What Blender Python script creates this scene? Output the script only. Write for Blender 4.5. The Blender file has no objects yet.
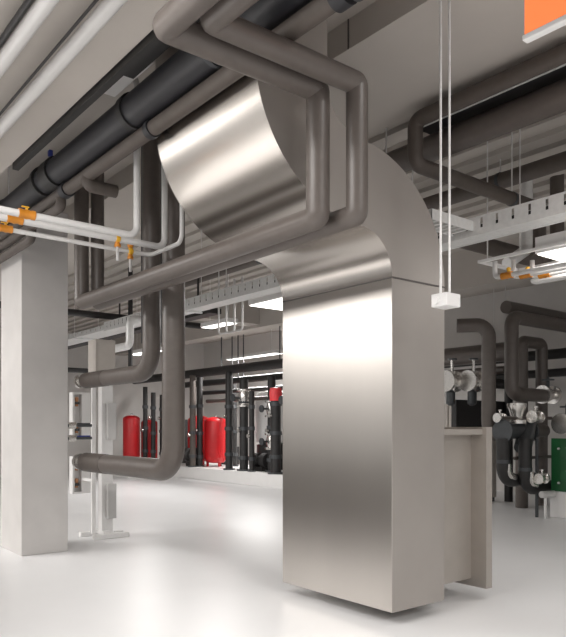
import bpy, bmesh, math, random
from mathutils import Vector, Matrix
random.seed(4)
S = bpy.context.scene
COL = S.collection

# ------------------------------------------------------------------ materials
def mat(name, rgb, rough=.5, metal=0., var=.06, scale=6., bump=0., emit=0., aniso=0., stretch=None, coat=0.):
    m = bpy.data.materials.new(name); m.use_nodes = True
    nt = m.node_tree; b = nt.nodes['Principled BSDF']
    b.inputs['Roughness'].default_value = rough
    b.inputs['Metallic'].default_value = metal
    if coat: b.inputs['Coat Weight'].default_value = coat
    tc = nt.nodes.new('ShaderNodeTexCoord')
    mp = nt.nodes.new('ShaderNodeMapping')
    if stretch: mp.inputs['Scale'].default_value = stretch
    nz = nt.nodes.new('ShaderNodeTexNoise'); nz.inputs['Scale'].default_value = scale; nz.inputs['Detail'].default_value = 4
    nt.links.new(tc.outputs['Object'], mp.inputs[0]); nt.links.new(mp.outputs[0], nz.inputs['Vector'])
    r = nt.nodes.new('ShaderNodeValToRGB')
    r.color_ramp.elements[0].position = .3; r.color_ramp.elements[1].position = .7
    r.color_ramp.elements[0].color = tuple(c*(1-var) for c in rgb)+(1,)
    r.color_ramp.elements[1].color = tuple(min(1, c*(1+var)) for c in rgb)+(1,)
    nt.links.new(nz.outputs['Fac'], r.inputs[0]); nt.links.new(r.outputs[0], b.inputs['Base Color'])
    if bump:
        bp = nt.nodes.new('ShaderNodeBump'); bp.inputs['Strength'].default_value = bump; bp.inputs['Distance'].default_value = .01
        nt.links.new(nz.outputs['Fac'], bp.inputs['Height']); nt.links.new(bp.outputs[0], b.inputs['Normal'])
    if aniso:
        b.inputs['Anisotropic'].default_value = aniso
    if emit:
        b.inputs['Emission Color'].default_value = rgb+(1,); b.inputs['Emission Strength'].default_value = emit
    return m

M = {
 'floor':   mat('painted_floor', (.745,.745,.75), .34, 0, .02, 1.2),
 'concrete':mat('pale_concrete', (.58,.56,.545), .8, 0, .04, 3, .1),
 'ceiling': mat('ceiling_paint', (.47,.435,.40), .85, 0, .03, 2),
 'wall':    mat('wall_paint', (.66,.64,.62), .85, 0, .03, 2),
 'steel_s': mat('polished_duct_bend_steel', (.55,.515,.48), .27, 1, .03, 2.5, 0, 0, 0, (1,.15,1)),
 'steel':   mat('galvanised_duct_steel', (.50,.47,.44), .30, 1, .03, 2.5, 0, 0, 0, (1,1,.15)),
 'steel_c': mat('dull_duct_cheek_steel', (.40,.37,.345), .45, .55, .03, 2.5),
 'steel_b': mat('galvanised_collar_steel', (.44,.405,.37), .5, .6, .04, 5),
 'blocker': mat('dark_blocker_paint', (.13,.115,.10), .7, 0, .05, 4),
 'seam':    mat('duct_joint_sealant', (.10,.09,.085), .6, 0, .05, 5),
 'insul':   mat('brown_grey_pipe_insulation', (.112,.095,.085), .40, 0, .06, 14, .06),
 'insul_d': mat('charcoal_pipe_insulation', (.022,.022,.026), .45, 0, .1, 12, .06),
 'insul_b': mat('dark_brown_pipe_insulation', (.092,.076,.066), .55, 0, .08, 12, .06),
 'black':   mat('black_rubber_insulation', (.022,.021,.021), .5, 0, .15, 10),
 'white':   mat('white_pipe_plastic', (.62,.61,.60), .35, 0, .02, 4),
 'enamel':  mat('white_enamel', (.80,.79,.78), .45, 0, .02, 4),
 'galv':    mat('zinc_plated_steel', (.74,.74,.73), .4, .25, .06, 20),
 'chrome':  mat('bright_valve_metal', (.75,.73,.70), .25, .9, .05, 20),
 'brass':   mat('orange_brass', (.58,.22,.02), .4, .25, .1, 20),
 'copper':  mat('copper_fitting', (.55,.28,.15), .35, .7, .1, 20),
 'yellow':  mat('yellow_lever_plastic', (.70,.38,.02), .4, 0, .05, 10),
 'red':     mat('red_tank_enamel', (.50,.010,.014), .35, 0, .05, 4),
 'pinkred': mat('red_cap_plastic', (.85,.06,.07), .4, 0, .05, 8),
 'green':   mat('green_enamel', (.008,.10,.028), .35, 0, .08, 5),
 'beige':   mat('beige_cabinet_paint', (.52,.48,.44), .5, 0, .04, 6),
 'blue':    mat('blue_lever_plastic', (.03,.05,.30), .4, 0, .05, 8),
 'redline': mat('red_tape', (.5,.03,.04), .5, 0, .05, 8),
 'orange':  mat('orange_sign_face', (1.0,.235,.075), .35, 0, .06, 2, 0, .55),
 'lamp':    mat('lamp_diffuser', (1.0,.97,.93), .4, 0, 0, 2, 0, 2.2),
 'dgrey':   mat('dark_cast_iron', (.07,.075,.08), .4, .3, .1, 12),
}

# ------------------------------------------------------------------ mesh helpers
class MB:
    def __init__(s): s.bm = bmesh.new()
    def box(s, x0,x1,y0,y1,z0,z1, bev=0):
        bm = bmesh.new()
        v = [bm.verts.new((x,y,z)) for x in (x0,x1) for y in (y0,y1) for z in (z0,z1)]
        for f in ((0,1,3,2),(4,6,7,5),(0,4,5,1),(2,3,7,6),(0,2,6,4),(1,5,7,3)): bm.faces.new([v[i] for i in f])
        bmesh.ops.recalc_face_normals(bm, faces=bm.faces)
        if bev: bmesh.ops.bevel(bm, geom=bm.edges[:], offset=bev, segments=2, affect='EDGES', profile=.5)
        s.add(bm); return s
    def add(s, bm):
        me = bpy.data.meshes.new('t'); bm.to_mesh(me); bm.free(); s.bm.from_mesh(me); bpy.data.meshes.remove(me)
    def pipe(s, pts, r, bend=0, n=20, seg=8, cap=True):
        P = [Vector(p) for p in pts]; path = [P[0]]
        for i in range(1, len(P)-1):
            a, b, c = P[i-1], P[i], P[i+1]
            d0 = (a-b).normalized(); d1 = (c-b).normalized()
            if bend <= 0: path.append(b); continue
            ang = d0.angle(d1); t = bend/math.tan(ang/2)
            t = min(t, (a-b).length*.49, (c-b).length*.49); R = t*math.tan(ang/2)
            cen = b+(d0+d1).normalized()*(R/math.sin(ang/2))
            u = (b+d0*t)-cen; w = (b+d1*t)-cen; th = u.angle(w); ax = u.cross(w).normalized()
            for k in range(seg+1): path.append(cen+Matrix.Rotation(th*k/seg, 3, ax)@u)
        path.append(P[-1])
        bm = s.bm; T = []; N = len(path)
        t0 = (path[1]-path[0]).normalized()
        nrm = t0.orthogonal().normalized(); prev = t0; rings = []
        for i, p in enumerate(path):
            din = (p-path[i-1]).normalized() if i else t0
            dout = (path[i+1]-p).normalized() if i < N-1 else din
            q = prev.rotation_difference(din); nrm = q@nrm; prev = din
            bi = din.cross(nrm).normalized()
            m = (din+dout).normalized()
            ring = []
            for k in range(n):
                a = 2*math.pi*k/n
                v = nrm*(math.cos(a)*r)+bi*(math.sin(a)*r)
                # slide along the incoming direction onto the mitre plane
                v = v-din*(v.dot(m)/max(.2, din.dot(m)))
                ring.append(bm.verts.new(p+v))
            rings.append(ring)
        for a, b in zip(rings, rings[1:]):
            for k in range(n): bm.faces.new((a[k], a[(k+1)%n], b[(k+1)%n], b[k]))
        if cap: bm.faces.new(rings[0][::-1]); bm.faces.new(rings[-1])
        return s
    def lathe(s, c, prof, ax='z', n=24):
        c = Vector(c); rings = []
        for (r, h) in prof:
            ring = []
            for k in range(n):
                a = 2*math.pi*k/n; x, y = r*math.cos(a), r*math.sin(a)
                v = {'z':(x,y,h), 'x':(h,x,y), 'y':(y,h,x)}[ax]
                ring.append(s.bm.verts.new(c+Vector(v)))
            rings.append(ring)
        for a, b in zip(rings, rings[1:]):
            for k in range(n): s.bm.faces.new((a[k], a[(k+1)%n], b[(k+1)%n], b[k]))
        s.bm.faces.new(rings[0][::-1]); s.bm.faces.new(rings[-1]); return s
    def strip(s, prof, y0, y1, thick_closed=True):
        """closed X-Z outline swept from y0 to y1"""
        bm = bmesh.new()
        A = [bm.verts.new((x,y0,z)) for x,z in prof]; B = [bm.verts.new((x,y1,z)) for x,z in prof]
        n = len(prof)
        for i in range(n): bm.faces.new((A[i], A[(i+1)%n], B[(i+1)%n], B[i]))
        bm.faces.new(A[::-1]); bm.faces.new(B)
        bmesh.ops.recalc_face_normals(bm, faces=bm.faces); s.add(bm); return s
    def build(s, name, m, parent=None, smooth=35, bevel=0, cheek=None):
        bmesh.ops.recalc_face_normals(s.bm, faces=s.bm.faces)
        me = bpy.data.meshes.new(name)
        org = Vector((0,0,0))
        if parent is not None: org = parent_origin(parent)
        else:
            vs = s.bm.verts
            lo = [min(v.co[i] for v in vs) for i in range(3)]; hi = [max(v.co[i] for v in vs) for i in range(3)]
            org = Vector(((lo[0]+hi[0])/2, (lo[1]+hi[1])/2, lo[2]))
        bmesh.ops.translate(s.bm, verts=s.bm.verts[:], vec=-org)
        s.bm.to_mesh(me); s.bm.free()
        me.materials.append(M[m])
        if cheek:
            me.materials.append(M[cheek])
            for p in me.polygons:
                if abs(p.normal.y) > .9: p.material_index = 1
        if smooth:
            for p in me.polygons: p.use_smooth = True
            me.set_sharp_from_angle(angle=math.radians(smooth))
        o = bpy.data.objects.new(name, me); COL.objects.link(o)
        ORG[o.name] = org
        if parent is not None: o.parent = parent
        else: o.location = org
        if bevel:
            b = o.modifiers.new('bevel','BEVEL'); b.width = bevel; b.segments = 2; b.limit_method = 'ANGLE'; b.angle_limit = math.radians(40)
        return o
ORG = {}
def parent_origin(p): return ORG[p.name]
def tag(o, label=None, cat=None, group=None, kind=None):
    if label: o['label'] = label
    if cat: o['category'] = cat
    if group: o['group'] = group
    if kind: o['kind'] = kind
    return o
def thing(name, loc, label, cat, group=None):
    o = bpy.data.objects.new(name, None); COL.objects.link(o); o.empty_display_size = .1
    o.location = loc; ORG[o.name] = Vector(loc); return tag(o, label, cat, group)
def bx(*a, bev=0): return MB().box(*a, bev=bev)
def struct(name, mb, m, label=None, cat=None, **k):
    return tag(mb.build(name, m, smooth=k.get('smooth', 0), bevel=k.get('bevel', 0)), label, cat, None, 'structure')

# ------------------------------------------------------------------ the room
struct('floor', bx(-9,15.3,-7,24.2,-.2,0), 'floor', 'glossy off-white painted floor of the plant room', 'floor')
c = MB().box(-9,15.3,-7,24.2,5.0,5.25)
x = 5.5
while x < 10.6:
    c.box(x,x+.16,-7,24.2,4.94,5.0); x += .36
struct('ceiling', c, 'ceiling', 'beige grey concrete ceiling with long ribs on its right half', 'ceiling')
struct('wall_back', bx(15.0,15.3,-7,24.2,0,5.0), 'wall', 'pale back wall behind the tanks and valves', 'wall')
struct('wall_left', bx(-9,15.0,24.0,24.2,0,5.0), 'wall', 'pale far end wall behind the column', 'wall')
struct('ceiling_slab', bx(-1.2,2.26,-7,24,4.35,5.0), 'ceiling', 'smooth beige slab over the two white drain pipes', 'ceiling')
struct('beam', bx(4.0,5.36,-7,24,4.75,5.0), 'ceiling', 'wide beige beam passing over the big duct', 'beam')
struct('trim_2', bx(3.994,4.0,4.13,4.145,4.75,5.0), 'seam', 'thin dark joint line on the beam side', 'joint')
struct('beam', bx(11.0,11.5,-7,24,4.28,5.0), 'ceiling', 'long dark beam far behind the duct', 'beam')
struct('beam', bx(8.2,15,14.8,15.3,4.35,5.0), 'ceiling', 'cross beam above the black pipework at the back', 'beam')
struct('column', bx(2.77,3.36,8.66,9.5,0,4.35), 'concrete', 'square pale concrete column at the left', 'column', bevel=.008)

# ------------------------------------------------------------------ the big duct: two quarter bends, an offset and a drop
Y0, Y1 = 3.753, 5.16
t = thing('air_duct', (4.44,4.45,.11), 'large shiny galvanised rectangular air duct with S-bend dropping to just above the floor', 'air duct')
def arc(cx, cz, r, a0, a1, n=28):
    return [(cx+r*math.cos(math.radians(a0+(a1-a0)*k/n)), cz+r*math.sin(math.radians(a0+(a1-a0)*k/n))) for k in range(n+1)]
XI, XO, ZB, ZE = 4.11, 4.77, .11, 2.80      # inner / outer face of the drop, its foot and where the bend begins
RT, RH = .35, 1.01
CX = XI-RT; ZC2 = ZE+RT+RH
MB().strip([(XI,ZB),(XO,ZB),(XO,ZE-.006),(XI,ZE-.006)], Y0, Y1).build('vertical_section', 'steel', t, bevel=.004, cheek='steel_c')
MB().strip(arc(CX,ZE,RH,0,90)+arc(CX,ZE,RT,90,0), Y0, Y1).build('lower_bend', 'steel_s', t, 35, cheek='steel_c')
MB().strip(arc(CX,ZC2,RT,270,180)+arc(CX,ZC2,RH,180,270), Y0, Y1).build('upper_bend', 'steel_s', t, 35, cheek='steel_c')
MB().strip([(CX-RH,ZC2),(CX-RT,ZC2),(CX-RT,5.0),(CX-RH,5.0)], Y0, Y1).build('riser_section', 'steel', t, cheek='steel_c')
MB().strip([(XI-.004,ZE-.006),(XO+.004,ZE-.006),(XO+.004,ZE+.006),(XI-.004,ZE+.006)], Y0-.004, Y1+.004).build('joint_seam', 'seam', t)
o = bx(4.77,5.46,3.97,5.0,.17,1.53).build('side_outlet', 'steel_b', t, 0)
f = MB()
f.box(5.44,5.53,3.80,3.97,.10,1.60); f.box(5.44,5.53,5.03,5.11,.10,1.60)
f.box(5.44,5.53,3.97,5.03,.10,.17); f.box(5.44,5.53,3.97,5.03,1.53,1.60); f.box(4.774,5.44,3.84,5.03,1.53,1.58)
f.build('flange', 'steel_b', o, 0)
# threaded drop rods that carry the duct
for (xx,yy) in ((4.16,5.19),(4.70,5.19)):
    bx(xx-.008,xx+.008,yy-.002,yy+.014,.5,4.75).build('hanger_rod', 'galv', t, 0)

# ------------------------------------------------------------------ pipe things
def pipe_thing(name, label, cat, pts, r, bend, m, group=None, clamps=(), rings=(), ring_m=None, n=24, seg=8):
    """one pipe run; clamps = points where a hanger (band + rod to the ceiling) holds it; rings = (point, axis) of couplings"""
    p0 = min((Vector(p) for p in pts), key=lambda v: v.z)
    t = thing(name, p0, label, cat, group)
    MB().pipe(pts, r, bend, n, seg).build('pipe_run', m, t, 30)
    for (cx,cy,cz,ax,top) in clamps:
        k = MB().lathe((cx,cy,cz), [(r*1.0,-.02),(r*1.07,-.02),(r*1.07,.02),(r*1.0,.02)], ax)
        k = k.build('hanger_band', 'galv' if m == 'white' else 'dgrey', t)
        bx(cx-.006,cx+.006,cy-.006,cy+.006,cz+r,top).build('hanger_rod', 'galv', k, 0)
    for (cx,cy,cz,ax,w,s) in rings:
        MB().lathe((cx,cy,cz), [(r*.98,-w),(r*s,-w),(r*s,w),(r*.98,w)], ax).build('coupling', ring_m or m, t)
    return t
I = 'insul'
# the two looping pipes in front of the duct
pipe_thing('insulated_pipe', 'thick brown insulated pipe looping in front of the duct, lower left one of two', 'pipe',
  [(1.90,.6,3.86),(1.90,3.45,3.86),(3.05,3.45,3.86),(3.05,3.45,3.004),(3.05,7.46,3.004),(3.05,7.46,4.62),(3.05,23.5,4.62)], .08, .03, I, seg=3)
pipe_thing('insulated_pipe', 'thick brown insulated pipe looping in front of the duct, right one of two', 'pipe',
  [(2.09,.6,3.885),(2.09,3.266,3.885),(3.235,3.266,3.885),(3.235,3.266,3.01),(3.235,7.45,3.01),(3.235,7.45,4.78),(3.235,23.5,4.78)], .074, .03, I, seg=3)
# the two U bends left of the duct
def endflange(t, p, r):
    MB().lathe(p, [(r*1.0,-.62),(r*1.03,-.62),(r*1.03,0),(r*.4,.02)], 'y').build('shade_sleeve', 'insul_b', t, 30)  # darker sleeve puts the column's shade into the pipe end
    MB().lathe((p[0],p[1]+.06,p[2]), [(r*.5,-.05),(r*.5,.1),(r*.9,.1),(r*.9,.16),(r*.5,.16)], 'y').build('end_flange', 'chrome', t)
t = pipe_thing('insulated_pipe', 'fat brown pipe dropping left of the duct and bending near the floor', 'pipe',
  [(3.55,6.27,4.99),(3.55,6.27,1.146),(3.55,8.5,1.146)], .118, .27, I)
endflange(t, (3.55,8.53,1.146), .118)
t = pipe_thing('insulated_pipe', 'brown pipe bending left at half height beside the column', 'pipe',
  [(3.55,6.75,4.99),(3.55,6.75,2.2),(3.55,8.5,2.2)], .098, .27, I)
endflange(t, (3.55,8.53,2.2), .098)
pipe_thing('insulated_pipe', 'added dark upright painting pipe shade behind the three thin white pipes', 'pipe', [(3.9,7.4,2.6),(3.9,7.4,4.99)], .13, 0, 'insul_d')  # dark upright added where the brown drop pipe lies in shade
# big dark bundle under the ceiling
t = pipe_thing('insulated_pipe', 'biggest charcoal pipe running under the ceiling', 'pipe', [(2.6,1.2,4.227),(2.6,23.8,4.227)], .135, 0, 'insul_d',
  clamps=((2.6,4.0,4.227,'y',5.0),(2.6,8.6,4.227,'y',5.0)), rings=((2.6,5.26,4.227,'y',.04,1.12),(2.6,7.05,4.227,'y',.10,1.16),(2.6,7.35,4.227,'y',.03,1.2)), ring_m='black')
MB().box(2.52,2.56,7.0,7.06,4.39,4.45,bev=.008).build('valve_lever', 'blue', t)
t = pipe_thing('insulated_pipe', 'smaller dark pipe directly under the biggest charcoal pipe', 'pipe', [(2.66,2.75,4.03),(2.66,23.8,4.03)], .062, 0, 'insul_b',
  rings=((2.66,5.05,4.03,'y',.035,1.2),(2.66,6.9,4.03,'y',.06,1.25),(2.66,2.8,4.03,'y',.05,1.35)), ring_m='insul_d')
MB().pipe([(2.66,6.35,4.03),(2.66,6.35,3.93),(2.95,6.35,3.93)], .062, .05).build('branch_stub', 'insul_b', t, 30)
tag(bx(2.585,2.60,8.2,8.6,4.085,4.092).build('marking_tape','redline'), 'short red marking tape along the dark overhead pipe', 'tape')
for lab, z, y in (('slim dark overhead pipe below the two bigger ones, upper of two at the far left',3.885,7.0),('slim dark overhead pipe crossing just before the column top, lowest at the far left',3.74,7.9)):
    pipe_thing('insulated_pipe', lab, 'pipe', [(2.64,y,3.968),(2.64,y,z),(2.64,23.8,z)], .052, .08, 'insul_b')
# black channel along the slab edge
t = thing('cable_channel', (2.35,5,4.30), 'black cable channel along the edge of the beige slab', 'cable channel')
bx(2.275,2.335,2.2,7.4,4.30,4.37).build('channel_body', 'black', t, 0)
bx(2.335,2.47,2.2,5.0,4.36,4.50).build('cable_bundle', 'black', t, 0)
for y in (3.0,4.4,6.9): bx(2.285,2.325,y-.03,y+.03,4.37,5.0).build('bracket', 'black', t, 0)
t = thing('trunking_box', (2.62,5.4,4.55), 'pale sheet metal box tucked above the biggest charcoal pipe', 'trunking box')
bx(2.52,2.66,5.0,5.75,4.55,4.78,bev=.01).build('box_body', 'enamel', t, 0); bx(2.57,2.61,5.4,5.44,4.78,5.0).build('bracket','galv',t,0)
# dark valve cluster above the loop
t = thing('valve_cluster', (2.75,2.6,4.2), 'dark valves and fittings at the end of the overhead pipes', 'valves')
MB().lathe((2.66,2.55,4.03), [(.03,-.16),(.09,-.16),(.09,-.1),(.06,-.08),(.06,.1),(.09,.12),(.09,.155),(.03,.155)], 'y').build('valve_body', 'dgrey', t)
MB().lathe((2.66,2.55,4.03), [(.02,.05),(.02,.2),(.08,.2),(.08,.23),(.02,.23)], 'z').build('handwheel', 'black', t)
MB().pipe([(2.9,3.6,4.35),(2.9,2.5,4.35),(3.3,2.5,4.35),(3.3,2.5,5.0)], .14, .12).build('fitting', 'black', t)
# white drain pipes on the slab
for lab, X in (('white drain pipe under the slab in the extreme top left corner',1.49),('white drain pipe under the slab, nearer the dark pipes',1.81)):
    pipe_thing('drain_pipe', lab, 'pipe', [(X,.3,4.2),(X,23.8,4.2)], .05, 0, 'white', group='white drain pipes under the slab',
       clamps=((X,2.0,4.2,'y',4.35),(X,12.0,4.2,'y',4.35)), rings=((X,14.8,4.2,'y',.05,1.1),))

for lab, X, r in (('thicker black strip painting the shadow gap beside the white drain pipe in the top left corner',1.425,.022),('thin black strip painting the shadow gap beside the white drain pipe nearer the dark pipes',1.748,.010)):  # black strips paint the dark shadow lines beside the drain pipes
    t = thing('shadow_gap', (X,.3,4.2), lab, 'shadow_gap')
    MB().pipe([(X,.3,4.24),(X,23.8,4.24)], r, 0, 10).build('shadow_strip', 'black', t, 30)
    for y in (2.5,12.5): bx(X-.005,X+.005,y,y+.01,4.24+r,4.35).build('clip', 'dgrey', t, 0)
# three thin white pipes with orange valves
def brass_valve(t, p, r, ax='x', m='brass', lever=True):
    v = MB().lathe(p, [(r*.9,-2.2*r),(r*1.3,-2.2*r),(r*1.3,-1.4*r),(r*1.15,-r),(r*1.35,0),(r*1.15,r),(r*1.3,1.4*r),(r*1.3,2.2*r),(r*.9,2.2*r)], ax, 16).build('valve', m, t)
    if lever:
        x,y,z = p
        MB().box(x-.008,x+.008,y-.008,y+.008,z+r,z+r*1.9).box(x-.04,x+.02,y-.008,y+.008,z+r*1.8,z+r*2.1).build('valve_lever', 'yellow', v, 0)
    return v
W = [
 ('thin white pipe with orange valve, upper of three, rising just left of the added dark upright', [(-1.2,5.68,3.345),(2.84,5.68,3.325),(2.84,5.68,4.70),(2.84,5.9,5.0)], .03, (1.858,5.68,3.333)),
 ('thin white pipe with orange valve, middle of three, rising against the duct edge', [(-1.2,5.93,3.36),(3.26,5.93,3.34),(3.26,5.93,5.0)], .03, (1.84,5.93,3.35)),
 ('thin white pipe with orange valve, lowest of three, kinking up to the right', [(-1.2,6.3,3.38),(3.30,6.3,3.345),(3.30,5.67,3.345),(3.30,5.67,5.0)], .021, (1.877,6.3,3.36)),
]
for lab, pts, r, v in W:
    t = pipe_thing('water_pipe', lab, 'pipe', pts, r, .09, 'white', group='thin white pipes at the left', n=16)
    brass_valve(t, v, max(r,.026))
W3 = t
for (x,y,z) in ((2.77,5.93,3.342),(3.08,6.3,3.348)):
    tt = [o for o in COL.objects if o.get('label') == (W[1][0] if y < 6 else W[2][0])][0]
    v = MB().lathe((x,y,z), [(.015,-.075),(.03,-.075),(.03,-.05),(.022,-.04),(.022,.04),(.03,.05),(.03,.075),(.015,.075)], 'z', 14).build('vertical_valve', 'brass', tt)
    MB().lathe((x,y,z), [(.025,-.025),(.038,-.015),(.038,.015),(.025,.025)], 'x', 14).build('valve_cap', 'yellow', v)
    MB().pipe([(x,y,z-.07),(x,y,z-.2)], .014, 0, 10).build('drain_stub', 'white', v)

# ------------------------------------------------------------------ cable trays
def tray(label, x0, x1, y0, y1, z0, h, pitch, rods=(), lim=100, group=None):
    t = thing('cable_tray', (x0,(y0+y1)/2,z0), label, 'cable tray', group)
    for xa, sgn in ((x0,1),(x1,-1)):
        r = MB()
        xb = xa+.004*sgn
        lo, hi = min(xa,xb), max(xa,xb)
        r.box(lo,hi,y0,y1,z0,z0+h*.34); r.box(lo,hi,y0,y1,z0+h*.9,z0+h)
        fl = sorted((xa,xa+.035*sgn)); r.box(fl[0],fl[1],y0,y1,z0-.004,z0); r.box(fl[0],fl[1],y0,y1,z0+h,z0+h+.004)
        y = y0
        while y < y1:
            r.box(lo,hi,y,min(y+pitch*.84,y1),z0+h*.34,z0+h*.9); y += pitch
        r.build('side_rail', 'galv', t, 0)
    bx(x0+.036,x1-.036,y0,y1,z0,z0+.003).build('bottom_plate', 'galv', t, 0)
    y = y0+pitch/2; n = 0
    while y < y1 and n < lim:
        bx(x0+.005,x1-.005,y-.02,y+.02,z0+.005,z0+.03).build('rung', 'galv', t, 0); y += pitch; n += 1
    for y in rods:
        b = bx(x0-.04,x1+.04,y-.02,y+.02,z0-.03,z0-.004).build('support_bar', 'galv', t, 0)
        for xx in (x0-.03,x1+.03): bx(xx-.005,xx+.005,y-.005,y+.005,z0-.03,5.0).build('hanger_rod', 'galv', b, 0)
    return t
t = tray('perforated zinc cable tray running behind the duct', 5.6,5.86,1.6,12.6,3.46,.17,.17,(2.2,6.5,9.5))
bx(5.63,5.83,1.6,12.6,3.475,3.56).build('cable_bundle', 'black', t, 0)
b = MB()
for yy in (4.06,4.30): b.box(4.98,5.6,yy,yy+.006,3.5,3.60)
b.box(4.98,4.986,4.06,4.30,3.5,3.60)
for k in range(6): b.box(5.05+.09*k,5.08+.09*k,4.066,4.30,3.5,3.52)
b.build('side_branch', 'galv', t, 0)
# black tray beside the beam
t = thing('cable_channel', (5.45,4,4.66), 'long black channel above the brown pipe at upper right', 'cable channel')
bx(5.42,5.66,.5,4.6,4.62,4.76).build('channel_body', 'black', t, 0)
for y in (2.0,4.2): bx(5.5,5.54,y,y+.04,4.76,5.0).build('bracket', 'black', t, 0)
bx(5.37,5.39,.5,4.5,4.60,4.62).build('conduit', 'galv', t, 0)

# pipes behind the duct on the right
pipe_thing('insulated_pipe', 'dark angled pipe turning down then right behind the duct shoulder', 'pipe', [(5.24,.5,4.62),(5.24,4.48,4.62),(5.24,4.48,4.19),(7.4,4.48,4.19)], .075, .09, 'insul_b', clamps=((6.9,4.48,4.19,'x',5.0),))
pipe_thing('insulated_pipe', 'wide brown pipe below the black channel at upper right', 'pipe', [(5.6,.4,4.465),(5.6,6.0,4.465)], .13, 0, I, clamps=((5.6,5.2,4.465,'y',5.0),))
pipe_thing('insulated_pipe', 'dark pipe under the ribbed ceiling at the right edge', 'pipe', [(7.45,.4,4.66),(7.45,13,4.66)], .1, 0, 'insul_b', clamps=((7.45,5,4.66,'y',5.0),(7.45,10,4.66,'y',5.0)))
pipe_thing('insulated_pipe', 'dark brown pipe crossing under the perforated tray behind the hanging rods', 'pipe', [(6.3,5.6,4.07),(9.3,5.6,4.07),(9.3,5.6,5.0)], .115, .1, 'insul_b', clamps=((6.5,5.6,4.07,'x',5.0),))
pipe_thing('insulated_pipe', 'dark bent pipe dropping behind the right end of the perforated tray', 'pipe', [(8.6,4.9,5.0),(8.6,4.9,3.95),(8.1,4.9,3.75)], .09, .1, 'insul_b')
pipe_thing('vent_pipe', 'pale grey bent pipe dropping behind the perforated tray', 'pipe', [(8.2,5.1,5.0),(8.2,5.1,3.95),(7.75,5.1,3.7)], .075, .1, 'galv')

# hanging rods with white box
t = thing('hanging_box', (4.05,3.17,2.5), 'small white box hanging on two thin rods before the duct', 'junction box')
b = bx(3.965,4.125,3.10,3.24,2.47,2.565,bev=.006).build('box_body', 'enamel', t, 0)
MB().lathe((3.955,3.19,2.515), [(.01,-.012),(.03,-.012),(.03,.012),(.01,.012)], 'x', 16).build('round_plug', 'enamel', b)
for (x,y) in ((4.01,3.19),(4.06,3.15)): MB().pipe([(x,y,2.56),(x,y,4.75)], .0095, 0, 10).build('rod', 'galv', t)

# illuminated sign
t = thing('hanging_sign', (3.2,1.6,3.6), 'orange glowing hanging sign panel in the top right corner', 'sign')
b = bx(3.19,3.225,1.1,2.0,3.625,4.05).build('sign_panel', 'orange', t, 0, bevel=.006)
bx(3.183,3.232,1.09,2.008,3.598,3.626).build('bottom_rail', 'enamel', t, 0, bevel=.005)
for y in (1.3,1.8): bx(3.2,3.212,y,y+.012,4.05,5.0).build('rod', 'galv', t, 0)

# ------------------------------------------------------------------ luminaires
def luminaire(label, x, y, z, lx, ly, power=0, top=5.0, group='strip lights under the ceiling', h=.09):
    t = thing('strip_light', (x,y,z), label, 'light', group)
    bx(x-lx/2,x+lx/2,y-ly/2,y+ly/2,z,z+h).build('housing', 'enamel', t, 0, bevel=.006)
    bx(x-lx/2+.02,x+lx/2-.02,y-ly/2+.02,y+ly/2-.02,z-.012,z).build('diffuser', 'lamp', t, 0)
    for s in (-.35,.35):
        if lx > ly: bx(x+s*lx-.005,x+s*lx+.005,y-.005,y+.005,z+h,top).build('hanger_rod', 'galv', t, 0)
        else: bx(x-.005,x+.005,y+s*ly-.005,y+s*ly+.005,z+h,top).build('hanger_rod', 'galv', t, 0)
    if power:
        l = bpy.data.lights.new('lamp', 'AREA'); l.energy = power; l.shape = 'RECTANGLE'; l.size = lx; l.size_y = ly; l.color = (1,.975,.95)
        lo = bpy.data.objects.new('lamp', l); COL.objects.link(lo); lo.location = (x,y,z-.02); lo.parent = None
    return t
luminaire('white strip light above the thin pipe loops at the right edge', 6.9,3.15,3.40,.8,1.6,20,h=.17)
luminaire('white strip light under the cable tray beside the duct edge', 6.92,8.2,3.57,.85,1.7,25,h=.12)
luminaire('small white strip light just right of the fat bent pipe', 8.0,12.2,3.75,.3,1.0,60)
luminaire('white strip light in front of the far dark beam', 8.0,15.5,3.45,.3,1.4,70)
luminaire('far white strip light above the red tanks', 12.4,17.0,3.75,.3,2.6,260)
FH = 'broad lights in the front hall'
luminaire('broad ceiling light out in the hall, nearer of the end to end pair', -2.6,10.4,4.3,3.6,2.4,400,group=FH)
luminaire('broad ceiling light out in the hall, farther of the end to end pair', -2.6,13.5,4.3,3.6,2.2,250,group=FH)
luminaire('added unseen light under the beige slab brightening the open floor', .35,3.6,4.22,.6,2.0,150,top=4.35,group=FH)  # unseen lamp, added to light the near floor
luminaire('added unseen fill light behind the viewer on the right', 3.0,-2.5,4.2,2.6,1.6,240,group=FH)  # fill lamp added out of view behind the camera
luminaire('added unseen light brightening the beam side', 3.55,.9,4.86,.3,1.2,30,group=FH)  # lamp added out of frame to brighten the beam side and ceiling
struct('reflection_blocker', bx(.8,1.0,5.2,17,0,1.15), 'blocker', 'added unseen low dark parapet across the hall', 'wall')  # unseen low wall, added only to darken the duct's lower reflection

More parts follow.
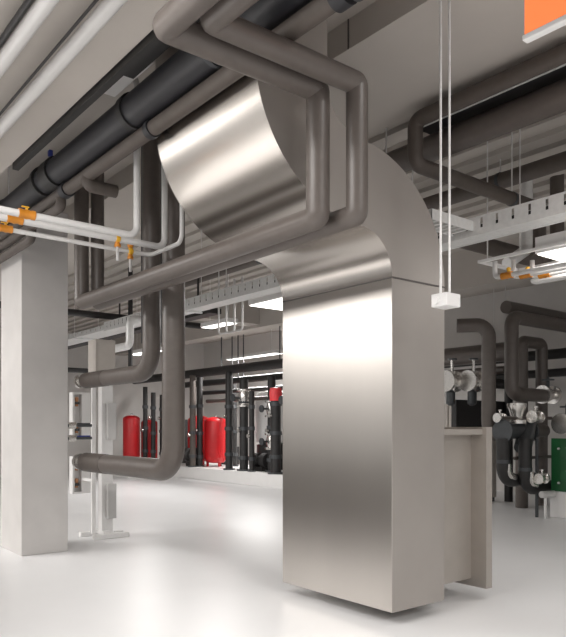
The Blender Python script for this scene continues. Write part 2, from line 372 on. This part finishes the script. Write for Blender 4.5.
# ------------------------------------------------------------------ thin pipe loops under right luminaire
t = thing('pipe_loop', (6.7,4.4,3.15), 'rack of thin white pipe loops with orange valves below the right strip light', 'pipe loops')
rail = MB().box(6.45,6.49,2.4,4.62,3.42,3.45).box(7.15,7.19,3.97,4.62,3.42,3.45).box(6.49,7.15,4.56,4.62,3.42,3.45)
rail.build('carrier_rail', 'enamel', t, 0)
for k in range(3):
    a = .14*k
    l = MB().pipe([(6.53+a,4.45-a,3.42),(6.53+a,4.45-a,3.24),(6.53+a,3.45+a*.6,3.24),(7.10-a*.3,3.45+a*.6,3.24),(7.10-a*.3,4.3,3.24)], .026, .05, 12).build('loop', 'white', t)
    brass_valve(t, (6.53+a,4.30-a,3.24), .029, 'y', 'brass', False)
    MB().lathe((6.53+a,4.28-a,3.30), [(.012,-.03),(.024,0),(.024,.015),(.012,.025)], 'z', 12).build('valve_cap', 'yellow', t)
for y in (4.1,4.5): bx(6.465,6.475,y,y+.01,3.45,5.0).build('hanger_rod', 'galv', t, 0)
# thin white U pipes under the tray, left of the duct
for k, (lab, dx) in enumerate((('thin white U pipe below the tray, left one of two',0),('thin white U pipe below the tray, right one of two',.22))):
    pipe_thing('water_pipe', lab, 'pipe', [(6.2,9.46-dx,3.95),(6.2,9.46-dx,3.12),(6.2,9.01-dx,3.12),(6.2,9.01-dx,3.95)], .017, .06, 'white', n=10,
       group='thin white U pipes below the tray', clamps=((6.2,9.46-dx,3.93,'z',5.0),))

# ------------------------------------------------------------------ stand and cabinets by the column
t = thing('steel_stand', (4.2,9.45,0), 'white steel stand with splayed feet beside the column', 'stand')
bx(4.13,4.30,9.36,9.50,.05,2.22).build('post', 'enamel', t, 0, bevel=.006)
bx(4.04,4.10,9.50,9.54,.05,2.22).build('back_post', 'enamel', t, 0, bevel=.006)
for (x0,x1,y0,y1) in ((3.96,4.50,9.24,9.32),(3.92,4.2,9.62,9.70),(4.36,4.5,9.42,9.48)): bx(x0,x1,y0,y1,0,.07).build('foot', 'enamel', t, 0, bevel=.006)
bx(4.12,4.22,9.26,9.68,.055,.11).build('cross_foot', 'enamel', t, 0)
for (z0,z1) in ((.28,.78),(1.42,1.95)): bx(4.19,4.32,9.28,9.37,z0,z1).build('cover_plate', 'white', t, 0, bevel=.006)
for i,(z0,z1,lab) in enumerate(((1.42,2.12,'upper white manifold box with copper fittings beside the column'),(.60,1.16,'lower white manifold box with copper fittings below the fat pipe'))):
    t = thing('manifold_box', (4.0,10.0,z0), lab, 'manifold box')
    m = MB().box(3.93,4.10,9.95,10.05,z0,z0+.03).box(3.93,4.10,9.95,10.05,z1-.03,z1).box(3.93,3.96,9.95,10.05,z0+.03,z1-.03).box(4.07,4.10,9.95,10.05,z0+.03,z1-.03).box(3.93,4.10,10.05,10.08,z0,z1).box(4.10,4.22,9.98,10.12,z0,z1)
    m.build('housing', 'enamel', t, 0)
    for k in range(2):
        z = z0+.16+k*(z1-z0-.3)
        MB().lathe((4.01,10.0,z), [(.012,-.07),(.026,-.07),(.02,0),(.03,.03),(.03,.06),(.012,.07)], 'z', 12).build('fitting', 'copper', t)
        MB().lathe((4.01,9.97,z-.02), [(.01,-.03),(.02,-.03),(.02,.03),(.01,.03)], 'x', 12).build('valve_knob', 'dgrey', t)
    bx(4.06,4.10,9.55,9.95,z0+.2,z0+.24).build('bracket', 'enamel', t, 0)
t = thing('pipe_valve', (3.62,8.95,1.5), 'small dark lever valves poking out right of the column', 'valve')
for z,mm in ((1.62,'dgrey'),(1.45,'blue')):
    b = MB().pipe([(3.36,8.95,z),(3.80,8.95,z)], .02, 0, 10).build('stem', 'dgrey', t)
    MB().lathe((3.52,8.95,z), [(.02,-.05),(.045,-.05),(.045,.05),(.02,.05)], 'x', 12).build('valve_body', 'chrome', b)
    bx(3.60,3.78,8.94,8.96,z+.02,z+.035).build('valve_lever', mm, b, 0)
t = thing('junction_cabinet', (4.2,9.5,2.22), 'beige box cabinet resting on top of the white stand', 'cabinet')
bx(4.03,4.33,9.34,9.62,2.22,2.86,bev=.008).build('cabinet_body', 'beige', t, 0)
bx(4.06,4.30,9.33,9.34,2.26,2.82).build('door', 'beige', t, 0)
pipe_thing('water_pipe', 'pale grey pipe with elbow behind the beige box cabinet', 'pipe', [(5.0,11.5,2.92),(5.0,10.25,2.92),(5.0,10.25,3.35),(5.6,10.25,3.35)], .065, .1, 'galv', clamps=((5.4,10.25,3.35,'x',5.0),))
pipe_thing('insulated_pipe', 'thin dark pipe crossing right of the column', 'pipe', [(4.0,14,4.0),(9,14,4.0)], .07, 0, 'black', clamps=((5,14,4.0,'x',5.0),(8,14,4.0,'x',5.0)))
t = thing('cable_channel', (7,14,3.74), 'dark channel slanting behind the half height pipe bend', 'cable channel')
bx(6.95,7.2,10.9,19,3.74,3.84).build('channel_body', 'black', t, 0)
for y in (11.5,15): bx(7.05,7.08,y,y+.03,3.84,4.96).build('bracket', 'black', t, 0)
tray('pale ladder tray far right of the column', 6.0,6.5,13.2,21,3.62,.1,.25,(15,19))
pipe_thing('insulated_pipe', 'thin black pipe low between column and bend', 'pipe', [(4.4,13.5,2.75),(6.6,13.5,2.75),(6.6,13.5,5.0)], .05, .1, 'black')

# ------------------------------------------------------------------ back left: plinth, red tanks, black pipework
struct('trim_1', bx(11.0,13.2,13.6,23.0,0,.36), 'enamel', 'long white plinth under the red tanks', 'plinth', bevel=.01)
tag(bx(9.5,10.98,19.6,21.4,0,.36,bev=.01).build('plinth_block', 'enamel', None, 0), 'white block plinth under the small red tank behind the fat bend', 'plinth')
def tank(label, x, y, z, r, h, m='red'):
    t = thing('expansion_tank', (x,y,z), label, 'tank', 'red expansion tanks')
    leg = .14*h/1.4
    prof = [(r*.3,leg*.7),(r*.75,leg*.8),(r*.97,leg*1.4),(r,leg*2)]
    for k in range(9):
        a = math.pi/2*k/8; prof.append((max(.02,r*math.cos(a)), h-r*.45+r*.45*math.sin(a)))
    b = MB().lathe((x,y,z), prof).build('shell', m, t)
    MB().lathe((x,y,z), [(.04,h-.01),(.04,h+.05),(.02,h+.06)],).build('top_valve', 'chrome', t)
    MB().lathe((x,y,z), [(r*1.0,h*.5),(r*1.012,h*.5),(r*1.012,h*.515),(r*1.0,h*.515)]).build('weld_band', m, b)
    for k in range(3):
        a = 2*math.pi*k/3+.4; px, py = x+r*.7*math.cos(a), y+r*.7*math.sin(a)
        bx(px-.03,px+.03,py-.03,py+.03,z,z+leg*1.6).build('leg', m, t, 0)
tank('tall bright red tank standing clear between black pipes', 11.85,18.26,.36,.36,1.56)
tank('small red tank with pale top left of the fat bend', 9.96,20.3,.36,.27,1.62)
tank('dark red tank half hidden beside the fat bend', 10.75,20.6,.36,.27,1.5)
tank('red tank half hidden right of the fat bend', 11.9,19.35,.36,.36,1.62)
BK = 'black'
for lab, y, x, w, h in (('black pump controller block at the foot of the white vessel',14.6,12.2,.7,.75),('black control block between risers beside the bright red tank',18.78,12.75,.5,.6),('black control block at the far end of the plinth',20.9,12.0,.8,1.5)):
    t = thing('control_block', (x,y,.36), lab, 'control box')
    bx(x-.2,x+.2,y-w/2,y+w/2,.36,.36+h,bev=.02).build('block_body', 'black', t, 0)
    bx(x-.22,x-.2,y-w*.3,y+w*.3,.36+h*.5,.36+h*.85).build('cover', 'dgrey', t, 0)
def yat(px, X):
    return X*(.782-.623*px)/(.623+.782*px)     # depth along the plinth for a given sight line slope
def pole(label, y, x, z1, r=.075, m=BK, cap=None, rings=3, valve=None):
    r *= 1.25
    t = thing('riser_pipe', (x,y,.36), label, 'pipe', 'black riser pipes at the back')
    MB().pipe([(x,y,.36),(x,y,z1)], r, 0, 14).build('pipe_run', m, t, 30)
    MB().lathe((x,y,.36), [(r,0),(r*1.6,0),(r*1.6,.04),(r,.04)]).build('base_flange', 'dgrey', t)
    for k in range(rings):
        z = .75+k*.75+random.uniform(-.1,.1)
        MB().lathe((x,y,z), [(r,-.05),(r*1.25,-.05),(r*1.25,.05),(r,.05)], 'z', 14).build('union', 'dgrey', t)
    if rings:
        z = random.choice((1.35,1.5,1.9))
        MB().lathe((x-r*1.2,y,z), [(.02,-.06),(.055,-.06),(.055,.0),(.02,.0)], 'x', 12).build('gauge', 'chrome', t)
    for vz in (valve or ()):
        v = MB().lathe((x,y,vz), [(r,-r*2),(r*1.7,-r*2),(r*1.7,-r*1.6),(r*1.1,-r*1.4),(r*1.4,0),(r*1.1,r*1.4),(r*1.7,r*1.6),(r*1.7,r*2),(r,r*2)], 'z', 18).build('gate_valve', 'chrome', t)
        MB().lathe((x,y,vz), [(r*.25,-r*3.2),(r*.9,-r*3.2),(r*.9,-r*2.9),(r*.25,-r*2.9),(r*.25,-r*1.3)], 'x', 16).build('handwheel', 'dgrey', v)
    if cap: MB().lathe((x,y,z1), [(.02,-.26),(r*1.15,-.26),(r*1.25,-.05),(r*1.1,.08),(.02,.10)], 'z', 18).build('actuator_cap', cap, t)
poles = [  # (label, y, x, top, radius)
 ('thin grey riser left of the bright red tank', 18.44,11.12,3.2,.075,'insul_b',None),
 ('black riser pipe left of the bright red tank', 18.48,11.4,3.2,.075,BK,None),
 ('black riser pipe right of the bright red tank', 16.55,11.2,3.2,.085,BK,None),
 ('black riser beside the white buffer vessel', 15.95,11.3,2.95,.10,BK,None),
 ('second black riser beyond the white buffer vessel', 15.05,11.6,3.0,.09,BK,None),
 ('black riser topped with a red actuator', 14.35,11.2,2.55,.11,BK,'pinkred'),
 ('black riser close to the duct edge', 14.0,11.5,3.0,.1,BK,None),
 ('black riser left of the half hidden red tank', 20.2,11.3,3.2,.08,BK,None),
 ('black riser beside the small red tank', 20.9,11.4,2.7,.07,BK,None),
 ('thin black riser just right of the small red tank', 19.75,10.45,2.7,.06,BK,None),
 ('thin black riser between the small red tank and dark red tank', 20.2,10.4,2.9,.06,BK,None),
 ('black riser between the bright red tank and the white vessel', 17.91,12.3,3.0,.08,BK,None),
 ('black riser in front of the white vessel', 15.5,11.25,2.6,.06,BK,None),
]
VALVES = {15.95:(2.42,),15.05:(2.1,1.2),14.0:(2.3,)}
for p in poles: pole(*p, valve=VALVES.get(p[1]))
for lab, x, z, r, y0, y1 in (('thick black header pipe above the red tanks, topmost',11.3,3.28,.13,13.7,22.8),('black header pipe above the red tanks, second from top',11.9,3.02,.10,13.7,21.5),
                              ('thin black header pipe above the red tanks, lowest',12.1,2.72,.07,13.7,19.6),('grey crossing pipe above the white buffer vessel',11.75,2.42,.06,13.8,18.6)):
    t = pipe_thing('header_pipe', lab, 'pipe', [(x,y0,z),(x,y1,z)], r, 0, BK if 'grey' not in lab else 'insul', group='header pipes at the back')
    for y in (y0+.6,y0+3.4): bx(x-.012,x+.012,y-.012,y+.012,z+r*.9,5.0).build('hanger_rod', 'dgrey', t, 0)
def small_valve(label, x, y, z, r=.09, ax='y'):
    t = thing('gate_valve', (x,y,z-r), label, 'valve', None)
    b = MB().lathe((x,y,z), [(r*.5,-r*1.3),(r*1.1,-r*1.3),(r*1.1,-r),(r*.6,-r*.9),(r*.8,0),(r*.6,r*.9),(r*1.1,r),(r*1.1,r*1.3),(r*.5,r*1.3)], ax, 18).build('valve_body', 'chrome', t)
    MB().lathe((x,y,z), [(r*.2,r*.5),(r*.2,r*1.9),(r*.12,r*2.2)], 'z', 10).build('stem', 'dgrey', t)
    MB().lathe((x,y,z+r*1.7), [(r*.15,0),(r*.75,0),(r*.75,r*.18),(r*.15,r*.18)], 'z', 16).build('handwheel', 'dgrey', t)
    return t
t = thing('buffer_vessel', (12.5,15.7,.36), 'white buffer vessel on a dark base behind black risers', 'vessel')
MB().lathe((12.45,16.05,.36), [(.3,.75),(.52,.8),(.55,.95),(.55,2.1),(.5,2.25),(.1,2.32)], 'z').build('shell', 'enamel', t)
MB().lathe((12.45,16.05,.36), [(.5,0),(.5,.72),(.3,.76)], 'z').build('base_skirt', 'black', t)
t = thing('pump', (11.6,15.6,.36), 'black circulation pump on the plinth below the white vessel', 'pump')
MB().lathe((11.62,15.5,.66), [(.1,-.3),(.2,-.28),(.22,-.1),(.14,0),(.14,.1),(.2,.14),(.2,.3),(.08,.34)], 'y').build('motor', 'black', t)
bx(11.45,11.8,15.3,15.75,.36,.48).build('foot', 'black', t, 0)
t = thing('pump', (11.6,19.2,.36), 'black circulation pump on the plinth beside the fat bend', 'pump')
MB().lathe((11.34,18.8,.72), [(.1,-.3),(.22,-.28),(.24,-.1),(.16,0),(.16,.1),(.22,.14),(.22,.3),(.08,.34)], 'y').build('motor', 'black', t)
bx(11.2,11.5,18.6,19.0,.36,.5).build('foot', 'black', t, 0)

# ------------------------------------------------------------------ back right: brown loops, valves, strainer, green unit
pipe_thing('insulated_pipe', 'tall dark brown pipe with rounded top just right of the duct', 'pipe', [(10.2,7.75,3.43),(10.55,7.32,3.43),(10.55,7.32,1.47),(11.1,7.32,1.47)], .125, .22, I)
pipe_thing('insulated_pipe', 'outer brown square loop of pipe at the right', 'pipe', [(14.9,7.15,3.60),(11.0,7.15,3.60),(11.0,7.15,2.2),(12.0,7.15,2.2)], .125, .18, I)
pipe_thing('insulated_pipe', 'inner brown upside down U pipe within the square loop', 'pipe', [(12.2,7.7,0),(12.2,7.7,3.3),(12.92,7.7,3.3),(12.92,7.7,0)], .12, .1, I)
pipe_thing('insulated_pipe', 'upper brown pipe lying behind the top of the square loop', 'pipe', [(14.9,7.5,3.86),(11.35,7.5,3.86)], .12, 0, I)
pipe_thing('insulated_pipe', 'black header pipe low behind the square loop', 'pipe', [(13.6,3.0,3.15),(13.6,13.0,3.15)], .11, 0, BK, clamps=((13.6,5,3.15,'y',5.0),(13.6,9,3.15,'y',5.0)))
pipe_thing('insulated_pipe', 'second black header pipe behind the square loop', 'pipe', [(13.6,3.0,2.75),(13.6,13.0,2.75)], .09, 0, BK, clamps=((13.6,5.3,2.75,'y',5.0),(13.6,9.3,2.75,'y',5.0)))
pipe_thing('insulated_pipe', 'beige horizontal pipe just right of the duct', 'pipe', [(12.4,8.0,3.15),(12.4,12.5,3.15)], .2, 0, I, clamps=((12.4,10.6,3.15,'y',5.0),))
pipe_thing('insulated_pipe', 'lower beige horizontal pipe just right of the duct', 'pipe', [(12.4,8.2,2.78),(12.4,12.5,2.78)], .08, 0, I, clamps=((12.4,10.6,2.78,'y',5.0),))
# valves beside the duct
t = thing('valve_manifold', (11.2,8.5,2.2), 'pair of bright flanged valves on black pipes just right of the duct', 'valves')
for (x,y) in ((11.02,8.52),(11.30,8.22)):
    b = MB().lathe((x,y,2.5), [(.1,-.16),(.21,-.16),(.21,-.10),(.12,-.08),(.15,.02),(.12,.10),(.21,.12),(.21,.17),(.1,.17)], 'x').build('valve_body', 'chrome', t)
    MB().pipe([(x+.05,y,2.65),(x+.05,y,2.92)], .03, 0, 10).build('stem', 'chrome', b)
    MB().lathe((x+.05,y,2.92), [(.02,0),(.09,0),(.09,.03),(.02,.03)], 'z', 16).build('handwheel', 'dgrey', b)
    MB().pipe([(x+.17,y,2.5),(13.0,y,2.5),(13.0,y,0)], .09, .1).build('pipe_run', 'black', t)
    MB().lathe((x,y,2.18), [(.04,-.16),(.09,-.12),(.09,.1),(.04,.16)], 'z', 12).build('drain_valve', 'dgrey', b)
bx(11.3,13.2,8.6,8.72,1.5,2.15).build('back_plate', 'black', t, 0)
t = thing('control_cabinet', (12.6,9.5,0), 'grey brown control cabinet seen between duct and tall pipe', 'cabinet')
bx(12.3,12.9,8.75,10.35,.08,2.12).build('cabinet_body', 'beige', t, 0, bevel=.01)
for a,b in ((8.77,9.53),(9.57,10.33)):
    d = bx(12.27,12.3,a,b,.15,2.07).build('door', 'beige', t, 0, bevel=.005); bx(12.25,12.27,b-.1,b-.06,1.0,1.2).build('door_handle','dgrey',d,0)
bx(12.33,12.87,8.78,10.32,0,.08).build('base', 'dgrey', t, 0)
# strainer + two elbows
t = thing('strainer', (10.8,6.8,.4), 'dark cast iron strainer with bent pipes below the square loop', 'strainer')
b = MB().pipe([(10.50,6.95,1.53),(11.25,6.95,1.53)], .14, 0).build('strainer_body', 'dgrey', t, 30)
MB().pipe([(11.18,6.93,1.66),(10.80,6.80,1.22)], .15, 0).build('basket_cap', 'dgrey', b, 30)
for x in (10.44,11.24): MB().lathe((x,6.95,1.53), [(.1,-.03),(.2,-.03),(.2,.03),(.1,.03)], 'x').build('flange', 'dgrey', t)
MB().pipe([(11.2,6.95,1.53),(11.75,6.95,1.53)], .12, 0).build('inlet_pipe', 'insul', t, 30)
def bright_valve(x, y, z, r, ax):
    v = MB().lathe((x,y,z), [(r*.5,-r*1.3),(r*1.1,-r*1.3),(r*1.1,-r),(r*.6,-r*.9),(r*.8,0),(r*.6,r*.9),(r*1.1,r),(r*1.1,r*1.3),(r*.5,r*1.3)], ax, 18).build('bright_valve', 'chrome', t)
    MB().lathe((x,y,z), [(r*.2,r*.5),(r*.2,r*1.7),(r*.12,r*1.9)], 'z', 10).build('stem', 'chrome', v)
    MB().lathe((x,y,z+r*1.6), [(r*.15,0),(r*.45,0),(r*.45,r*.3),(r*.15,r*.3)], 'z', 16).build('handwheel', 'chrome', v)
MB().lathe((10.85,6.95,1.86), [(.06,-.2),(.17,-.2),(.17,-.14),(.10,-.1),(.13,.02),(.17,.1),(.17,.16),(.06,.16)], 'z').build('bright_valve', 'chrome', t)
bright_valve(10.45,7.02,1.76,.075,'x'); bright_valve(11.08,6.72,1.78,.1,'x'); bright_valve(11.3,6.85,1.78,.08,'x'); bright_valve(11.0,6.55,.70,.085,'x')
MB().pipe([(10.45,6.98,1.76),(11.6,6.72,1.76)], .03, 0, 12).build('bypass_pipe', 'insul', t)
for (x,y,zb) in ((10.44,6.95,.66),(10.80,6.75,.52)):
    e = MB().pipe([(x,y,1.4),(x,y,zb),(x+.95,y,zb)], .115, .26).build('elbow_pipe', 'black', t, 30)
    MB().lathe((x,y,zb+.34), [(.115,-.03),(.122,-.03),(.122,.03),(.115,.03)], 'z').build('elbow_band', 'dgrey', e)
    MB().pipe([(x+.03,y-.05,zb+.30),(x+.03,y-.05,zb+.10),(x+.22,y-.05,zb+.06)], .08, .14).build('bright_cladding', 'chrome', e, 30)
MB().pipe([(10.7,6.9,1.05),(11.9,6.9,1.05)], .03, 0, 12).build('bypass_pipe', 'insul', t)
MB().pipe([(11.12,6.72,1.4),(11.12,6.72,0)], .03, 0, 12).build('support_leg', 'dgrey', t)
small_valve('large bright gate valve at the foot of the square loop', 12.22,7.15,2.22,.16,'x')
small_valve('bright round flanged valve above the green unit', 11.75,6.5,1.66,.17,'x')
t = thing('heat_exchanger', (11.7,6.1,.45), 'dark green heat exchanger on a white block at the right edge', 'heat exchanger')
m = MB().box(11.30,11.36,5.6,6.55,.47,1.40).box(12.0,12.08,5.6,6.50,.47,1.40)
for k in range(12): m.box(11.38+k*.05,11.41+k*.05,5.68,6.42,.55,1.32)
m.build('plate_pack', 'green', t, 0)
for y in (5.7,6.4):
    for z in (.62,1.22): MB().pipe([(11.27,y,z),(12.12,y,z)], .02, 0, 10).build('tie_bolt', 'galv', t)
for z in (.75,1.15): MB().lathe((11.27,6.25,z), [(.03,-.06),(.09,-.06),(.09,.03),(.03,.03)], 'x', 16).build('port', 'green', t)
tag(bx(11.32,12.7,5.4,6.59,0,.47,bev=.012).build('plinth_block', 'enamel', None, 0), 'white block plinth under the green heat exchanger', 'plinth')
t = thing('pipe_trap', (10.9,6.6,.35), 'short pale pipe stub beside the white block', 'pipe')
MB().pipe([(11.0,6.56,.42),(11.31,6.5,.42)], .06, 0, 14).build('stub', 'white', t, 30)
bx(11.08,11.12,6.52,6.56,0,.37).build('support_leg', 'galv', t, 0)

# ------------------------------------------------------------------ world, camera, view
w = bpy.data.worlds.new('world'); S.world = w; w.use_nodes = True
bg = w.node_tree.nodes['Background']; bg.inputs[0].default_value = (1,.985,.97,1); bg.inputs[1].default_value = .42
cam = bpy.data.cameras.new('camera'); co = bpy.data.objects.new('camera', cam); COL.objects.link(co)
cam.sensor_fit = 'HORIZONTAL'; cam.sensor_width = 36; cam.lens = 36*687/566; cam.shift_y = (427-318.5)/566
cam.clip_end = 200
co.location = (0,0,1.6); co.rotation_euler = (math.pi/2,0,-math.atan(548/687))
S.camera = co
vs = S.view_settings
vs.view_transform = 'Standard'; vs.look = 'None'; vs.gamma = 1; vs.use_curve_mapping = False; vs.exposure = 0.29
